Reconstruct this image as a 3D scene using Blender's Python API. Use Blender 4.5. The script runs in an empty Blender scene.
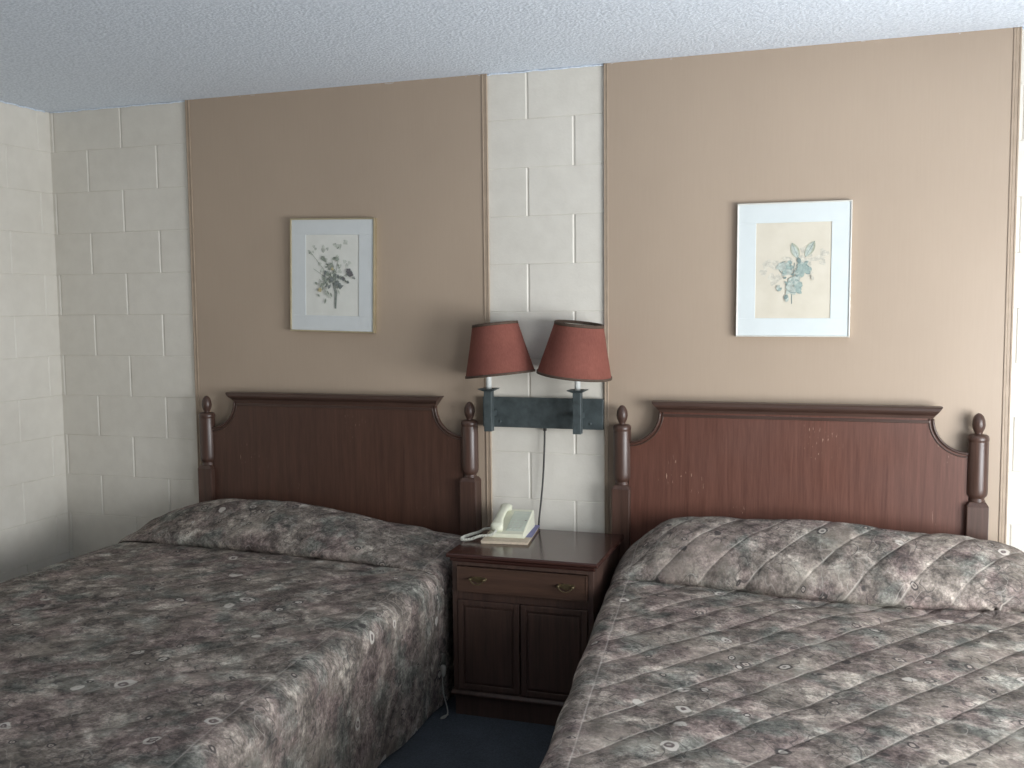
import bpy, math, random
import numpy as np
from mathutils import Vector, Matrix, noise as mnoise

random.seed(7)
SC = bpy.context.scene
COL = SC.collection
PI = math.pi
FLOOR = -0.14          # everything is laid out from a masonry datum; the whole room is lifted at the end
CEIL = 2.434
XL, XR = -2.704, 2.80
YB, YF = 0.0, -5.3

# ------------------------------------------------------------------ materials
def mat(name):
    m = bpy.data.materials.new(name); m.use_nodes = True
    nt = m.node_tree
    return m, nt, nt.nodes['Principled BSDF']

def N(nt, typ, **kw):
    n = nt.nodes.new(typ)
    for k, v in kw.items():
        if k.startswith('i_'):
            n.inputs[int(k[2:])].default_value = v
        else:
            setattr(n, k, v)
    return n

def L(nt, a, b): nt.links.new(a, b)

def ramp(nt, fac, stops, interp='LINEAR'):
    r = N(nt, 'ShaderNodeValToRGB'); r.color_ramp.interpolation = interp
    el = r.color_ramp.elements
    while len(el) < len(stops): el.new(0.5)
    for e, (p, c) in zip(el, stops):
        e.position = p
        e.color = (c[0], c[1], c[2], 1) if not isinstance(c, float) else (c, c, c, 1)
    L(nt, fac, r.inputs[0]); return r.outputs[0]

def math_(nt, op, a, b=None, clamp=False):
    n = N(nt, 'ShaderNodeMath', operation=op, use_clamp=clamp)
    for i, v in enumerate((a, b)):
        if v is None: continue
        if isinstance(v, (int, float)): n.inputs[i].default_value = v
        else: L(nt, v, n.inputs[i])
    return n.outputs[0]

def mix(nt, fac, a, b, mode='MIX'):
    n = N(nt, 'ShaderNodeMix', data_type='RGBA', blend_type=mode)
    for i, v in ((0, fac), (6, a), (7, b)):
        if isinstance(v, (int, float)): n.inputs[i].default_value = v
        elif isinstance(v, tuple): n.inputs[i].default_value = (*v, 1)
        else: L(nt, v, n.inputs[i])
    return n.outputs[2]

def noise(nt, vec, scale, detail=4, rough=0.55, dist=0.0):
    n = N(nt, 'ShaderNodeTexNoise'); n.inputs['Scale'].default_value = scale
    n.inputs['Detail'].default_value = detail; n.inputs['Roughness'].default_value = rough
    n.inputs['Distortion'].default_value = dist
    if vec is not None: L(nt, vec, n.inputs['Vector'])
    return n

def mapping(nt, vec, scale=(1, 1, 1), loc=(0, 0, 0), rot=(0, 0, 0)):
    m = N(nt, 'ShaderNodeMapping'); L(nt, vec, m.inputs[0])
    m.inputs[1].default_value = loc; m.inputs[2].default_value = rot; m.inputs[3].default_value = scale
    return m.outputs[0]

def coords(nt, which='Object'):
    return N(nt, 'ShaderNodeTexCoord').outputs[which]

def bump(nt, bsdf, h, strength, dist):
    b = N(nt, 'ShaderNodeBump'); b.inputs['Strength'].default_value = strength
    b.inputs['Distance'].default_value = dist
    L(nt, h, b.inputs['Height']); L(nt, b.outputs[0], bsdf.inputs['Normal'])

def simple(name, col, rough=0.6, metal=0.0, var=0.12, scale=20, bmp=0.0):
    m, nt, b = mat(name)
    o = coords(nt)
    n = noise(nt, o, scale, 5)
    lo = tuple(c * (1 - var) for c in col); hi = tuple(min(1, c * (1 + var)) for c in col)
    L(nt, ramp(nt, n.outputs[0], [(0.3, lo), (0.7, hi)]), b.inputs['Base Color'])
    b.inputs['Roughness'].default_value = rough; b.inputs['Metallic'].default_value = metal
    if bmp: bump(nt, b, n.outputs[0], 0.5, bmp)
    return m

def m_blockpaint():
    m, nt, b = mat('painted_masonry')
    o = coords(nt)
    big = noise(nt, o, 1.6, 3); fine = noise(nt, o, 90, 4, 0.6); mid = noise(nt, o, 14, 4)
    c = ramp(nt, big.outputs[0], [(0.3, (0.67, 0.635, 0.565)), (0.7, (0.73, 0.695, 0.625))])
    c = mix(nt, 0.10, c, ramp(nt, mid.outputs[0], [(0.35, (0.42, 0.39, 0.35)), (0.65, (0.8, 0.78, 0.72))]))
    L(nt, c, b.inputs['Base Color']); b.inputs['Roughness'].default_value = 0.5
    h = math_(nt, 'ADD', math_(nt, 'MULTIPLY', fine.outputs[0], 0.5), mid.outputs[0])
    bump(nt, b, h, 0.35, 0.004)
    return m

def m_panelpaint():
    m, nt, b = mat('tan_panel_paint')
    o = coords(nt)
    gr = noise(nt, mapping(nt, o, (160, 1, 6)), 1.0, 4); big = noise(nt, o, 1.2, 3)
    c = ramp(nt, big.outputs[0], [(0.3, (0.385, 0.300, 0.228)), (0.7, (0.425, 0.332, 0.252))])
    c = mix(nt, 0.04, c, ramp(nt, gr.outputs[0], [(0.35, (0.27, 0.20, 0.15)), (0.65, (0.5, 0.4, 0.3))]))
    L(nt, c, b.inputs['Base Color']); b.inputs['Roughness'].default_value = 0.42
    bump(nt, b, gr.outputs[0], 0.08, 0.0006)
    return m

def m_ceiling():
    m, nt, b = mat('popcorn_ceiling')
    o = coords(nt)
    v = N(nt, 'ShaderNodeTexVoronoi', feature='SMOOTH_F1'); v.inputs['Scale'].default_value = 95
    n = noise(nt, o, 60, 6, 0.7)
    L(nt, mapping(nt, o), v.inputs['Vector'])
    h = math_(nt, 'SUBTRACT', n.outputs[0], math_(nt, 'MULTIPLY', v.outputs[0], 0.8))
    c = ramp(nt, h, [(0.0, (0.68, 0.75, 0.84)), (0.40, (0.81, 0.88, 0.97))])  # bluish daylight on white paint is put into this colour
    L(nt, c, b.inputs['Base Color']); b.inputs['Roughness'].default_value = 0.95
    bump(nt, b, h, 0.6, 0.006)
    return m

def m_wood(name, dark, light, rough=0.35, scratch=0.0, axis='Z', bleach=0.0):
    m, nt, b = mat(name)
    o = coords(nt)
    sc = {'Z': (38, 38, 2.2), 'X': (2.2, 38, 38)}[axis]
    g = noise(nt, mapping(nt, o, sc), 1.0, 6, 0.62, 0.6)
    g2 = noise(nt, mapping(nt, o, tuple(s * 4 for s in sc)), 1.0, 4, 0.6)
    big = noise(nt, o, 2.6, 3)
    f = math_(nt, 'ADD', math_(nt, 'MULTIPLY', g.outputs[0], 0.6), math_(nt, 'MULTIPLY', g2.outputs[0], 0.4))
    c = ramp(nt, f, [(0.36, dark), (0.64, light)])
    c = mix(nt, math_(nt, 'MULTIPLY', big.outputs[0], 0.4), c, tuple(d * 0.75 for d in dark))
    if scratch:
        s = noise(nt, mapping(nt, o, (210, 1, 34), rot=(0, 0.25, 0)), 1.0, 2, 0.4)
        gate = noise(nt, mapping(nt, o, loc=(.3, 0, .85)), 4.5, 1)
        k = math_(nt, 'MULTIPLY', ramp(nt, s.outputs[0], [(0.67, 0.0), (0.71, 1.0)]),
                  ramp(nt, gate.outputs[0], [(0.58, 0.0), (0.66, 1.0)]))
        c = mix(nt, math_(nt, 'MULTIPLY', k, scratch), c, (0.42, 0.30, 0.22))
    L(nt, c, b.inputs['Base Color'])
    b.inputs['Roughness'].default_value = rough
    L(nt, ramp(nt, big.outputs[0], [(0.3, rough * 0.85), (0.7, min(1, rough * 1.25))]), b.inputs['Roughness'])
    bump(nt, b, f, 0.12, 0.0015)
    return m

def m_spread(name, seed, half, quilt, gain=1.0):
    """quilted floral coverlet: blotchy watercolour ground, eye-shaped blossoms, thin drawn tendrils"""
    m, nt, b = mat(name)
    uv = coords(nt, 'UV')
    uv = mapping(nt, uv, loc=(seed * 3.17, seed * 1.73, 0))
    # domain warp
    w = noise(nt, uv, 9, 3)
    sub = N(nt, 'ShaderNodeVectorMath', operation='SUBTRACT'); L(nt, w.outputs[1], sub.inputs[0]); sub.inputs[1].default_value = (.5, .5, .5)
    scl = N(nt, 'ShaderNodeVectorMath', operation='SCALE'); L(nt, sub.outputs[0], scl.inputs[0]); scl.inputs[3].default_value = 0.07
    add = N(nt, 'ShaderNodeVectorMath', operation='ADD'); L(nt, uv, add.inputs[0]); L(nt, scl.outputs[0], add.inputs[1])
    wv = add.outputs[0]
    n1 = noise(nt, wv, 10, 7, 0.62, 0.3); n2 = noise(nt, wv, 4.2, 4, 0.55); n3 = noise(nt, mapping(nt, wv, loc=(5, 9, 2)), 6, 5, 0.6)
    n4 = noise(nt, mapping(nt, uv, loc=(2, 1, 7)), 34, 5, 0.65)
    g = gain
    def C(r, gg, bb): return (r * g * .82, gg * g * .82, bb * g * .82)
    ground = ramp(nt, n1.outputs[0], [(0.33, C(.090, .080, .072)), (0.45, C(.165, .142, .126)), (0.55, C(.250, .218, .194)), (0.68, C(.47, .425, .37))])
    mauve = ramp(nt, n1.outputs[0], [(0.33, C(.095, .076, .072)), (0.5, C(.200, .158, .148)), (0.68, C(.40, .335, .30))])
    green = ramp(nt, n1.outputs[0], [(0.33, C(.075, .080, .074)), (0.5, C(.150, .153, .139)), (0.68, C(.36, .36, .325))])
    c = mix(nt, ramp(nt, n2.outputs[0], [(0.45, 0.0), (0.58, 1.0)]), ground, mauve)
    c = mix(nt, ramp(nt, n3.outputs[0], [(0.50, 0.0), (0.62, 0.9)]), c, green)
    c = mix(nt, 0.68, c, ramp(nt, n4.outputs[0], [(0.32, (.12, .12, .12)), (0.50, (.5, .49, .48)), (0.68, (.90, .89, .87))]), 'OVERLAY')
    n5 = noise(nt, mapping(nt, uv, loc=(6, 3, 1)), 110, 4, 0.7)
    c = mix(nt, 0.6, c, ramp(nt, n5.outputs[0], [(0.35, (.2, .2, .2)), (0.65, (.8, .8, .8))]), 'OVERLAY')
    n6 = noise(nt, mapping(nt, wv, loc=(11, 4, 3)), 5.5, 3, 0.5)
    c = mix(nt, ramp(nt, n6.outputs[0], [(0.52, 0.0), (0.66, 0.55)]), c, mix(nt, 0.5, c, C(.44, .385, .32)))
    # blossoms
    def blossom(scale, loc, keep, r0, r1, c, core, rim, warp):
        v = N(nt, 'ShaderNodeTexVoronoi', feature='F1'); v.inputs['Scale'].default_value = scale
        v.inputs['Randomness'].default_value = 0.9
        L(nt, mapping(nt, warp, loc=loc), v.inputs['Vector'])
        sep = N(nt, 'ShaderNodeSeparateColor'); L(nt, v.outputs['Color'], sep.inputs[0])
        gate = math_(nt, 'GREATER_THAN', sep.outputs[0], keep)
        rr = math_(nt, 'MULTIPLY', v.outputs['Distance'], math_(nt, 'ADD', 0.75, math_(nt, 'MULTIPLY', sep.outputs[1], 0.6)))
        inside = ramp(nt, rr, [(0.0, 1.0), (r0 * 0.9, 1.0), (r0, 0.0)])
        ring = ramp(nt, rr, [(r0 * 0.85, 0.0), (r0, 1.0), (r1, 1.0), (r1 * 1.15, 0.0)])
        dot = ramp(nt, rr, [(0.0, 1.0), (r0 * 0.38, 1.0), (r0 * 0.5, 0.0)])
        c = mix(nt, math_(nt, 'MULTIPLY', math_(nt, 'MULTIPLY', inside, gate), 0.75), c, core)
        c = mix(nt, math_(nt, 'MULTIPLY', math_(nt, 'MULTIPLY', ring, gate), 0.85), c, rim)
        c = mix(nt, math_(nt, 'MULTIPLY', math_(nt, 'MULTIPLY', dot, gate), 0.7), c, tuple(x * 0.8 for x in rim))
        return c
    dark = C(.055, .05, .05); light = C(.55, .51, .46)
    c = blossom(9.5, (1.3, .2, 0), 0.60, 0.13, 0.165, c, light, dark, wv)
    c = blossom(8.5, (4.3, 6.2, 0), 0.62, 0.11, 0.165, c, C(.13, .10, .10), light, wv)
    c = blossom(14.0, (9.1, 3.2, 0), 0.5, 0.12, 0.17, c, C(.40, .34, .30), dark, wv)
    # tendrils: contour lines of two noises, gated
    t1 = noise(nt, mapping(nt, uv, loc=(3, 3, 3)), 20, 0.6, 0.5); t2 = noise(nt, mapping(nt, uv, loc=(8, 1, 4)), 17, 0.5, 0.5)
    gate1 = noise(nt, mapping(nt, uv, loc=(4, 4, 9)), 8, 2); gate2 = noise(nt, mapping(nt, uv, loc=(7, 2, 5)), 7, 2)
    def line(t, gt, wd):
        a = math_(nt, 'ABSOLUTE', math_(nt, 'SUBTRACT', t.outputs[0], 0.5))
        return math_(nt, 'MULTIPLY', ramp(nt, a, [(0.0, 1.0), (wd, 1.0), (wd * 2.2, 0.0)]), ramp(nt, gt.outputs[0], [(0.50, 0.0), (0.56, 1.0)]))
    c = mix(nt, math_(nt, 'MULTIPLY', line(t1, gate1, 0.010), 0.65), c, dark)
    c = mix(nt, math_(nt, 'MULTIPLY', line(t2, gate2, 0.007), 0.25), c, light)
    sx = N(nt, 'ShaderNodeSeparateXYZ'); L(nt, coords(nt, 'UV'), sx.inputs[0])
    a50 = math.radians(50)
    ph = math_(nt, 'ADD', math_(nt, 'MULTIPLY', sx.outputs[0], math.sin(a50) / .128), math_(nt, 'MULTIPLY', sx.outputs[1], math.cos(a50) / .128))
    wob = math_(nt, 'MULTIPLY', math_(nt, 'SUBTRACT', noise(nt, coords(nt, 'UV'), 5, 2).outputs[0], .5), .10)
    fr = math_(nt, 'ABSOLUTE', math_(nt, 'SUBTRACT', math_(nt, 'FRACT', math_(nt, 'ADD', ph, wob)), .5))
    ins = math_(nt, 'LESS_THAN', math_(nt, 'ABSOLUTE', sx.outputs[0]), half)
    seam = ramp(nt, math_(nt, 'ABSOLUTE', math_(nt, 'SUBTRACT', math_(nt, 'ABSOLUTE', sx.outputs[0]), half)), [(0.0, 0.0), (0.0035, 1.0)])
    stitch = math_(nt, 'MULTIPLY', ramp(nt, fr, [(0.468, 0.0), (0.488, 1.0)]), ins)
    hollow = math_(nt, 'MULTIPLY', ramp(nt, fr, [(0.28, 0.0), (0.44, .35), (0.50, 1.0)]), ins)
    gate3 = noise(nt, mapping(nt, coords(nt, 'UV'), loc=(1, 8, 2)), 9, 2)
    c = mix(nt, math_(nt, 'MULTIPLY', math_(nt, 'MULTIPLY', stitch, quilt), ramp(nt, gate3.outputs[0], [(0.42, 0.05), (0.62, .8)])), c, C(.46, .42, .37))
    c = mix(nt, math_(nt, 'SUBTRACT', 0.5, math_(nt, 'MULTIPLY', seam, 0.5)), c, C(.40, .36, .33))
    L(nt, c, b.inputs['Base Color'])
    b.inputs['Roughness'].default_value = 0.9
    b.inputs['Specular IOR Level'].default_value = 0.15
    fine = noise(nt, uv, 260, 3)
    wr = noise(nt, wv, 28, 4)
    hh = math_(nt, 'ADD', math_(nt, 'MULTIPLY', fine.outputs[0], 0.25), wr.outputs[0])
    hh = math_(nt, 'ADD', hh, math_(nt, 'MULTIPLY', seam, 0.2))
    bump(nt, b, math_(nt, 'SUBTRACT', hh, math_(nt, 'MULTIPLY', hollow, 1.7 * quilt)), 0.5, 0.006)
    return m

def m_carpet():
    m, nt, b = mat('navy_carpet')
    o = coords(nt)
    n = noise(nt, o, 160, 4, 0.7); n2 = noise(nt, o, 8, 3)
    c = ramp(nt, n.outputs[0], [(0.3, (.022, .027, .034)), (0.7, (.066, .078, .094))])
    c = mix(nt, 0.2, c, ramp(nt, n2.outputs[0], [(0.3, (.02, .025, .034)), (0.7, (.07, .082, .10))]))
    L(nt, c, b.inputs['Base Color']); b.inputs['Roughness'].default_value = 0.95
    bump(nt, b, n.outputs[0], 0.8, 0.008)
    return m

def m_shade():
    m, nt, b = mat('rose_shade_fabric')
    o = coords(nt)
    wv = noise(nt, mapping(nt, o, (220, 220, 60)), 1.0, 3); big = noise(nt, o, 11, 3)
    c = ramp(nt, big.outputs[0], [(0.3, (.160, .054, .041)), (0.7, (.205, .072, .053))])
    c = mix(nt, 0.22, c, ramp(nt, wv.outputs[0], [(0.3, (.13, .045, .036)), (0.7, (.30, .12, .095))]))
    L(nt, c, b.inputs['Base Color']); b.inputs['Roughness'].default_value = 0.9; b.inputs['Specular IOR Level'].default_value = 0.2
    bump(nt, b, wv.outputs[0], 0.2, 0.001)
    return m

def m_paper(name, a, b_):
    m, nt, b = mat(name)
    n = noise(nt, coords(nt), 14, 4)
    L(nt, ramp(nt, n.outputs[0], [(0.3, a), (0.7, b_)]), b.inputs['Base Color'])
    b.inputs['Roughness'].default_value = 0.55
    return m

BLOCK = m_blockpaint()
PANEL = m_panelpaint()
CEILM = m_ceiling()
DARKP = simple('brown_wood_panelling', (.10, .065, .045), 0.5, scale=4)
CARPET = m_carpet()
TRIM = simple('tan_trim_paint', (.38, .295, .22), 0.45, var=0.08)
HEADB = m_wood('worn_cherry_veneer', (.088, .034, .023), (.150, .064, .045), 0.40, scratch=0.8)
HEADA = m_wood('shaded_cherry_veneer', (.052, .023, .015), (.095, .044, .029), 0.42, scratch=0.3)  # same cherry with the left corner's shade put into its colour
POSTW = m_wood('dark_cherry_turning', (.050, .026, .019), (.100, .054, .040), 0.36)
CAPW = m_wood('dark_cherry_moulding', (.045, .024, .018), (.085, .047, .035), 0.36, axis='X')
NSTOP = m_wood('polished_mahogany_top', (.036, .014, .011), (.062, .026, .020), 0.16, axis='X')
NSBODY = m_wood('mahogany_casework', (.044, .026, .021), (.090, .052, .040), 0.36)
NSDRAW = m_wood('mahogany_drawer_front', (.046, .025, .018), (.092, .050, .034), 0.36, axis='X')
SPREAD1 = m_spread('floral_coverlet_a', 1.0, 0.74, 0.30, 1.12)
SPREAD2 = m_spread('floral_coverlet_b', 2.6, 0.700, 0.8, 1.17)
IRON = simple('dark_slate_metal', (.066, .082, .085), 0.5, 0.2, 0.3, 25)
WHITEP = simple('white_candle_sleeve', (.66, .68, .66), 0.4, var=0.05)
SHADE = m_shade()
SHTRIM = simple('shade_braid', (.075, .048, .033), 0.8, var=0.2, scale=80)
SHLINE = simple('shade_lining', (.62, .58, .5), 0.8, var=0.05)
BRASS = simple('aged_brass', (.16, .125, .07), 0.35, 0.8, 0.35, 60)
GOLD = simple('satin_gold_frame', (.58, .50, .34), 0.32, 0.75, 0.08, 30)
SILVER = simple('pale_champagne_frame', (.70, .68, .62), 0.4, 0.25, 0.06, 30)
MATB1 = m_paper('grey_white_mat', (.60, .625, .625), (.63, .655, .655))
MATB2 = m_paper('bright_white_mat', (.62, .665, .665), (.65, .695, .695))
PAPER1 = m_paper('pale_print_paper', (.66, .66, .61), (.72, .72, .67))
PAPER2 = m_paper('cream_print_paper', (.60, .55, .45), (.65, .60, .50))
PHONE = simple('ivory_phone_plastic', (.66, .66, .53), 0.4, var=0.05)
PHFACE = simple('pale_green_faceplate', (.50, .54, .46), 0.35, var=0.08)
PHKEY = simple('grey_keys', (.50, .51, .44), 0.5, var=0.05)
PHLED = simple('dark_red_lamp', (.09, .03, .03), 0.3, var=0.05)
PAGES = simple('buff_page_edges', (.56, .47, .36), 0.8, var=0.15, scale=120)
COVERB = simple('violet_blue_cover', (.12, .12, .30), 0.45, var=0.2)
CORDK = simple('dark_cord', (.035, .033, .03), 0.5, var=0.2)
CORDW = simple('pale_cord', (.62, .62, .55), 0.5, var=0.05)
CORDG = simple('greyish_cord', (.22, .21, .19), 0.6, var=0.1)
TICK = simple('white_ticking', (.5, .5, .48), 0.9)
WINF = simple('white_window_paint', (.7, .7, .68), 0.5)
INK = {}
def ink(name, c): INK[name] = simple('ink_' + name, c, 0.7, var=0.25, scale=90)
ink('sage', (.27, .30, .25)); ink('slate', (.18, .20, .19)); ink('dusk', (.14, .135, .14)); ink('pale', (.50, .52, .46))
ink('ochre', (.46, .40, .24)); ink('teal', (.29, .36, .33)); ink('mist', (.42, .46, .415)); ink('moss', (.36, .38, .29)); ink('sea', (.19, .25, .235))
ink('blush', (.55, .52, .44))

# ------------------------------------------------------------------ mesh builder
class MB:
    def __init__(s): s.v = []; s.f = []; s.m = []; s.sm = []; s.uv = None
    def add(s, verts, faces, mi=0, smooth=False):
        o = len(s.v); s.v += [tuple(v) for v in verts]
        for f in faces: s.f.append([i + o for i in f]); s.m.append(mi); s.sm.append(smooth)
    def box(s, x0, x1, y0, y1, z0, z1, mi=0):
        v = [(x, y, z) for z in (z0, z1) for y in (y0, y1) for x in (x0, x1)]
        s.add(v, [(0, 2, 3, 1), (4, 5, 7, 6), (0, 1, 5, 4), (1, 3, 7, 5), (3, 2, 6, 7), (2, 0, 4, 6)], mi)
    def lathe(s, prof, n=32, c=(0, 0), mi=0, smooth=True, M=None, caps=True):
        vs = []
        for r, z in prof:
            for k in range(n):
                a = 2 * PI * k / n
                p = Vector((c[0] + r * math.cos(a), c[1] + r * math.sin(a), z))
                vs.append(M @ p if M else p)
        fs = []
        for i in range(len(prof) - 1):
            for k in range(n):
                k2 = (k + 1) % n
                fs.append((i * n + k, i * n + k2, (i + 1) * n + k2, (i + 1) * n + k))
        if caps:
            fs.append(tuple(range(n - 1, -1, -1))); e = (len(prof) - 1) * n
            fs.append(tuple(e + k for k in range(n)))
        s.add(vs, fs, mi, smooth)
    def tube(s, pts, r, n=10, mi=0, closed=False):
        pts = [Vector(p) for p in pts]; vs = []; fs = []
        up = None
        for i, p in enumerate(pts):
            t = (pts[min(i + 1, len(pts) - 1)] - pts[max(i - 1, 0)]).normalized()
            if up is None:
                up = Vector((0, 0, 1)) if abs(t.z) < 0.9 else Vector((1, 0, 0))
            a = t.cross(up).normalized(); up = a.cross(t).normalized()
            rr = r(i / (len(pts) - 1)) if callable(r) else r
            for k in range(n):
                an = 2 * PI * k / n
                vs.append(p + a * (rr * math.cos(an)) + up * (rr * math.sin(an)))
        for i in range(len(pts) - 1):
            for k in range(n):
                k2 = (k + 1) % n
                fs.append((i * n + k, (i + 1) * n + k, (i + 1) * n + k2, i * n + k2))
        fs.append(tuple(range(n))); e = (len(pts) - 1) * n
        fs.append(tuple(e + k for k in range(n - 1, -1, -1)))
        s.add(vs, fs, mi, True)
    def prism(s, poly, y0, y1, mi=0):
        """polygon of (x,z), counter-clockwise seen from -y, between y0 (front) and y1 (back)"""
        n = len(poly)
        vs = [(x, y0, z) for x, z in poly] + [(x, y1, z) for x, z in poly]
        fs = [tuple(range(n)), tuple(range(2 * n - 1, n - 1, -1))]
        fs += [(i, i + n, (i + 1) % n + n, (i + 1) % n) for i in range(n)]
        s.add(vs, fs, mi)
    def sweep_x(s, prof, x0, x1, mi=0):
        """profile of (y,z) extruded along x"""
        n = len(prof)
        vs = [(x0, y, z) for y, z in prof] + [(x1, y, z) for y, z in prof]
        fs = [tuple(range(n)), tuple(range(2 * n - 1, n - 1, -1))]
        fs += [(i, i + n, (i + 1) % n + n, (i + 1) % n) for i in range(n)]
        s.add(vs, fs, mi)
    def build(s, name, mats, parent=None, bevel=0.0, segs=2, fix=True, rel=None):
        if not isinstance(mats, (list, tuple)): mats = [mats]
        me = bpy.data.meshes.new(name)
        off = Vector(rel) if rel is not None else (Vector(parent_world(parent)) if parent is not None else Vector((0, 0, 0)))
        me.from_pydata([tuple(Vector(v) - off) for v in s.v], [], s.f)
        for m in mats: me.materials.append(m)
        me.polygons.foreach_set('material_index', s.m)
        me.polygons.foreach_set('use_smooth', s.sm)
        if s.uv is not None:
            lay = me.uv_layers.new(name='UVMap')
            li = np.empty(len(me.loops), dtype=np.int32); me.loops.foreach_get('vertex_index', li)
            lay.data.foreach_set('uv', np.asarray(s.uv, dtype=np.float32)[li].ravel())
        me.update()
        if fix:
            import bmesh
            bm = bmesh.new(); bm.from_mesh(me); bmesh.ops.recalc_face_normals(bm, faces=bm.faces); bm.to_mesh(me); bm.free()
        o = bpy.data.objects.new(name, me); COL.objects.link(o)
        if parent is not None: o.parent = parent
        if bevel:
            b = o.modifiers.new('edge', 'BEVEL'); b.width = bevel; b.segments = segs; b.limit_method = 'ANGLE'; b.angle_limit = math.radians(40)
            b.harden_normals = False
        return o

def parent_world(o):
    l = Vector((0, 0, 0))
    while o is not None: l += o.location; o = o.parent
    return l

def tag(o, label=None, cat=None, group=None, kind=None):
    if label: o['label'] = label
    if cat: o['category'] = cat
    if group: o['group'] = group
    if kind: o['kind'] = kind
    return o

def empty(name, loc, label, cat, group=None):
    o = bpy.data.objects.new(name, None); COL.objects.link(o); o.location = loc; o.empty_display_size = 0.1
    return tag(o, label, cat, group)

def struct(mb, name, m, **kw):
    o = mb.build(name, m, **kw); o['kind'] = 'structure'; return o

# ------------------------------------------------------------------ room shell
B = 0.2032
def course_z(k): return 2.235 - k * B

def block_wall(x0, x1, phase, flip=False):
    """list of block rectangles (u0,u1,z0,z1) of a running-bond wall"""
    out = []
    for r in range(-1, 12):
        zt = min(course_z(r), CEIL); zb = max(course_z(r + 1), FLOOR)
        if zt - zb < 0.01: continue
        off = (0 if r % 2 == 0 else B)
        k0 = math.floor((x0 - 1 - off) / (2 * B))
        for k in range(k0, k0 + 40):
            a = k * 2 * B + off + phase; b = a + 2 * B
            a2, b2 = max(a, x0), min(b, x1)
            if b2 - a2 > 0.005: out.append((a2, b2, zb, zt, a2 == a, b2 == b))
    return out

def wall_mesh(rects, place):
    """place(u, depth, z) -> world; each block has eased edges against a recessed joint"""
    mb = MB()
    for u0, u1, z0, z1, ja, jb in rects:
        ea = 0.005 if ja else 0; eb = 0.005 if jb else 0; ez = 0.0022
        ra = 0.0045; rz = 0.0022
        v = [place(u0, 0.004, z0), place(u1, 0.004, z0), place(u1, 0.004, z1), place(u0, 0.004, z1)]
        v += [place(u0 + ea * .5, 0.004, z0), place(u1 - eb * .5, 0.004, z0), place(u1 - eb * .5, 0.004, z1), place(u0 + ea * .5, 0.004, z1)]
        i0, i1 = u0 + ea * .5 + (ra if ja else 0), u1 - eb * .5 - (ra if jb else 0)
        # front face sits lower at the very edge so that bed joints read as hairlines
        v += [place(i0, 0, z0 + rz), place(i1, 0, z0 + rz), place(i1, 0, z1 - rz), place(i0, 0, z1 - rz)]
        v += [place(i0, 0.0022, z0), place(i1, 0.0022, z0), place(i1, 0.0022, z1), place(i0, 0.0022, z1)]
        f = [(8, 9, 10, 11), (12, 13, 9, 8), (11, 10, 14, 15), (4, 12, 8), (4, 8, 11, 7), (7, 11, 15), (13, 5, 9), (9, 5, 6, 10), (10, 6, 14),
             (0, 4, 7, 3), (5, 1, 2, 6)]
        mb.add(v, f)
    return mb

rb = block_wall(XL, -1.3, -0.2 * B) + block_wall(-1.3, 1.0, 0.0) + block_wall(1.0, XR, 0.28 * B)
w = wall_mesh(rb, lambda u, d, z: (u, d, z))
w.box(XL - 0.1, XR + 0.1, 0.005, 0.12, FLOOR, CEIL)
struct(w, 'wall_back', BLOCK, fix=False)
rl = block_wall(YF, 0.0, -0.285 + B * 2)
w = wall_mesh(rl, lambda u, d, z: (XL - d, u, z))
w.box(XL - 0.12, XL - 0.005, YF, 0.0, FLOOR, CEIL)
struct(w, 'wall_left', BLOCK, fix=False)

# right wall with the window that lights the room and an added second opening, front wall behind the viewer
WT = 0.22
OPEN = [(-2.7, -1.0, 0.25, 1.60), (-5.0, -3.6, -0.10, 1.95)]     # (y0, y1, z0, z1); the second is added to light the left bed's side
m = MB(); ylast = YF
for (a, b_, c, d) in sorted(OPEN):
    m.box(XR, XR + WT, ylast, a, FLOOR, CEIL); m.box(XR, XR + WT, a, b_, FLOOR, c); m.box(XR, XR + WT, a, b_, d, CEIL); ylast = b_
m.box(XR, XR + WT, ylast, 0, FLOOR, CEIL)
struct(m, 'wall_right', DARKP)
for k, (WY0, WY1, WZ0, WZ1) in enumerate(OPEN):
    m = MB(); fw = 0.05; xa_, xb_ = XR + WT - 0.07, XR + WT - .01
    m.box(xa_, xb_, WY0, WY1, WZ0, WZ0 + fw); m.box(xa_, xb_, WY0, WY1, WZ1 - fw, WZ1)
    for q in (WY0, (WY0 + WY1 - fw) / 2, WY1 - fw): m.box(xa_, xb_, q, q + fw, WZ0 + fw, WZ1 - fw)
    struct(m, 'window_%d' % (k + 1), WINF)  # the second one frames the added fill opening
m = MB(); m.box(XL, XR, YF - 0.12, YF, FLOOR, CEIL); struct(m, 'wall_front', DARKP)
m = MB(); m.box(XL - .12, XR + .12, YF - .12, .12, FLOOR - .1, FLOOR); struct(m, 'floor', CARPET)
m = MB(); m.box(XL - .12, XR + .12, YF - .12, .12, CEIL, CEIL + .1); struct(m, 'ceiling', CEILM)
# tan wall panels reaching the ceiling, with slim edge battens
def wall_panel(name, x0, x1):
    m = MB(); m.box(x0, x1, -0.008, 0.0, FLOOR, CEIL)
    return struct(m, name, PANEL)
wall_panel('wall_panel_left', -1.886, -0.384)
wall_panel('wall_panel_right', 0.136, 1.663)
def batten(i, x0, x1, prof):
    m = MB()
    for a, b_, d in prof: m.box(x0 + (x1 - x0) * a, x0 + (x1 - x0) * b_, -d, 0.0, FLOOR, CEIL)
    struct(m, 'trim_%d' % i, TRIM, bevel=0.002)
PR = [(0, .3, .0125), (.3, .75, .0105), (.75, 1, .0125)]
batten(1, -1.894, -1.872, PR)
batten(2, -0.402, -0.378, PR)
batten(3, 0.130, 0.147, PR)
batten(4, 1.645, 1.672, PR)
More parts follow.
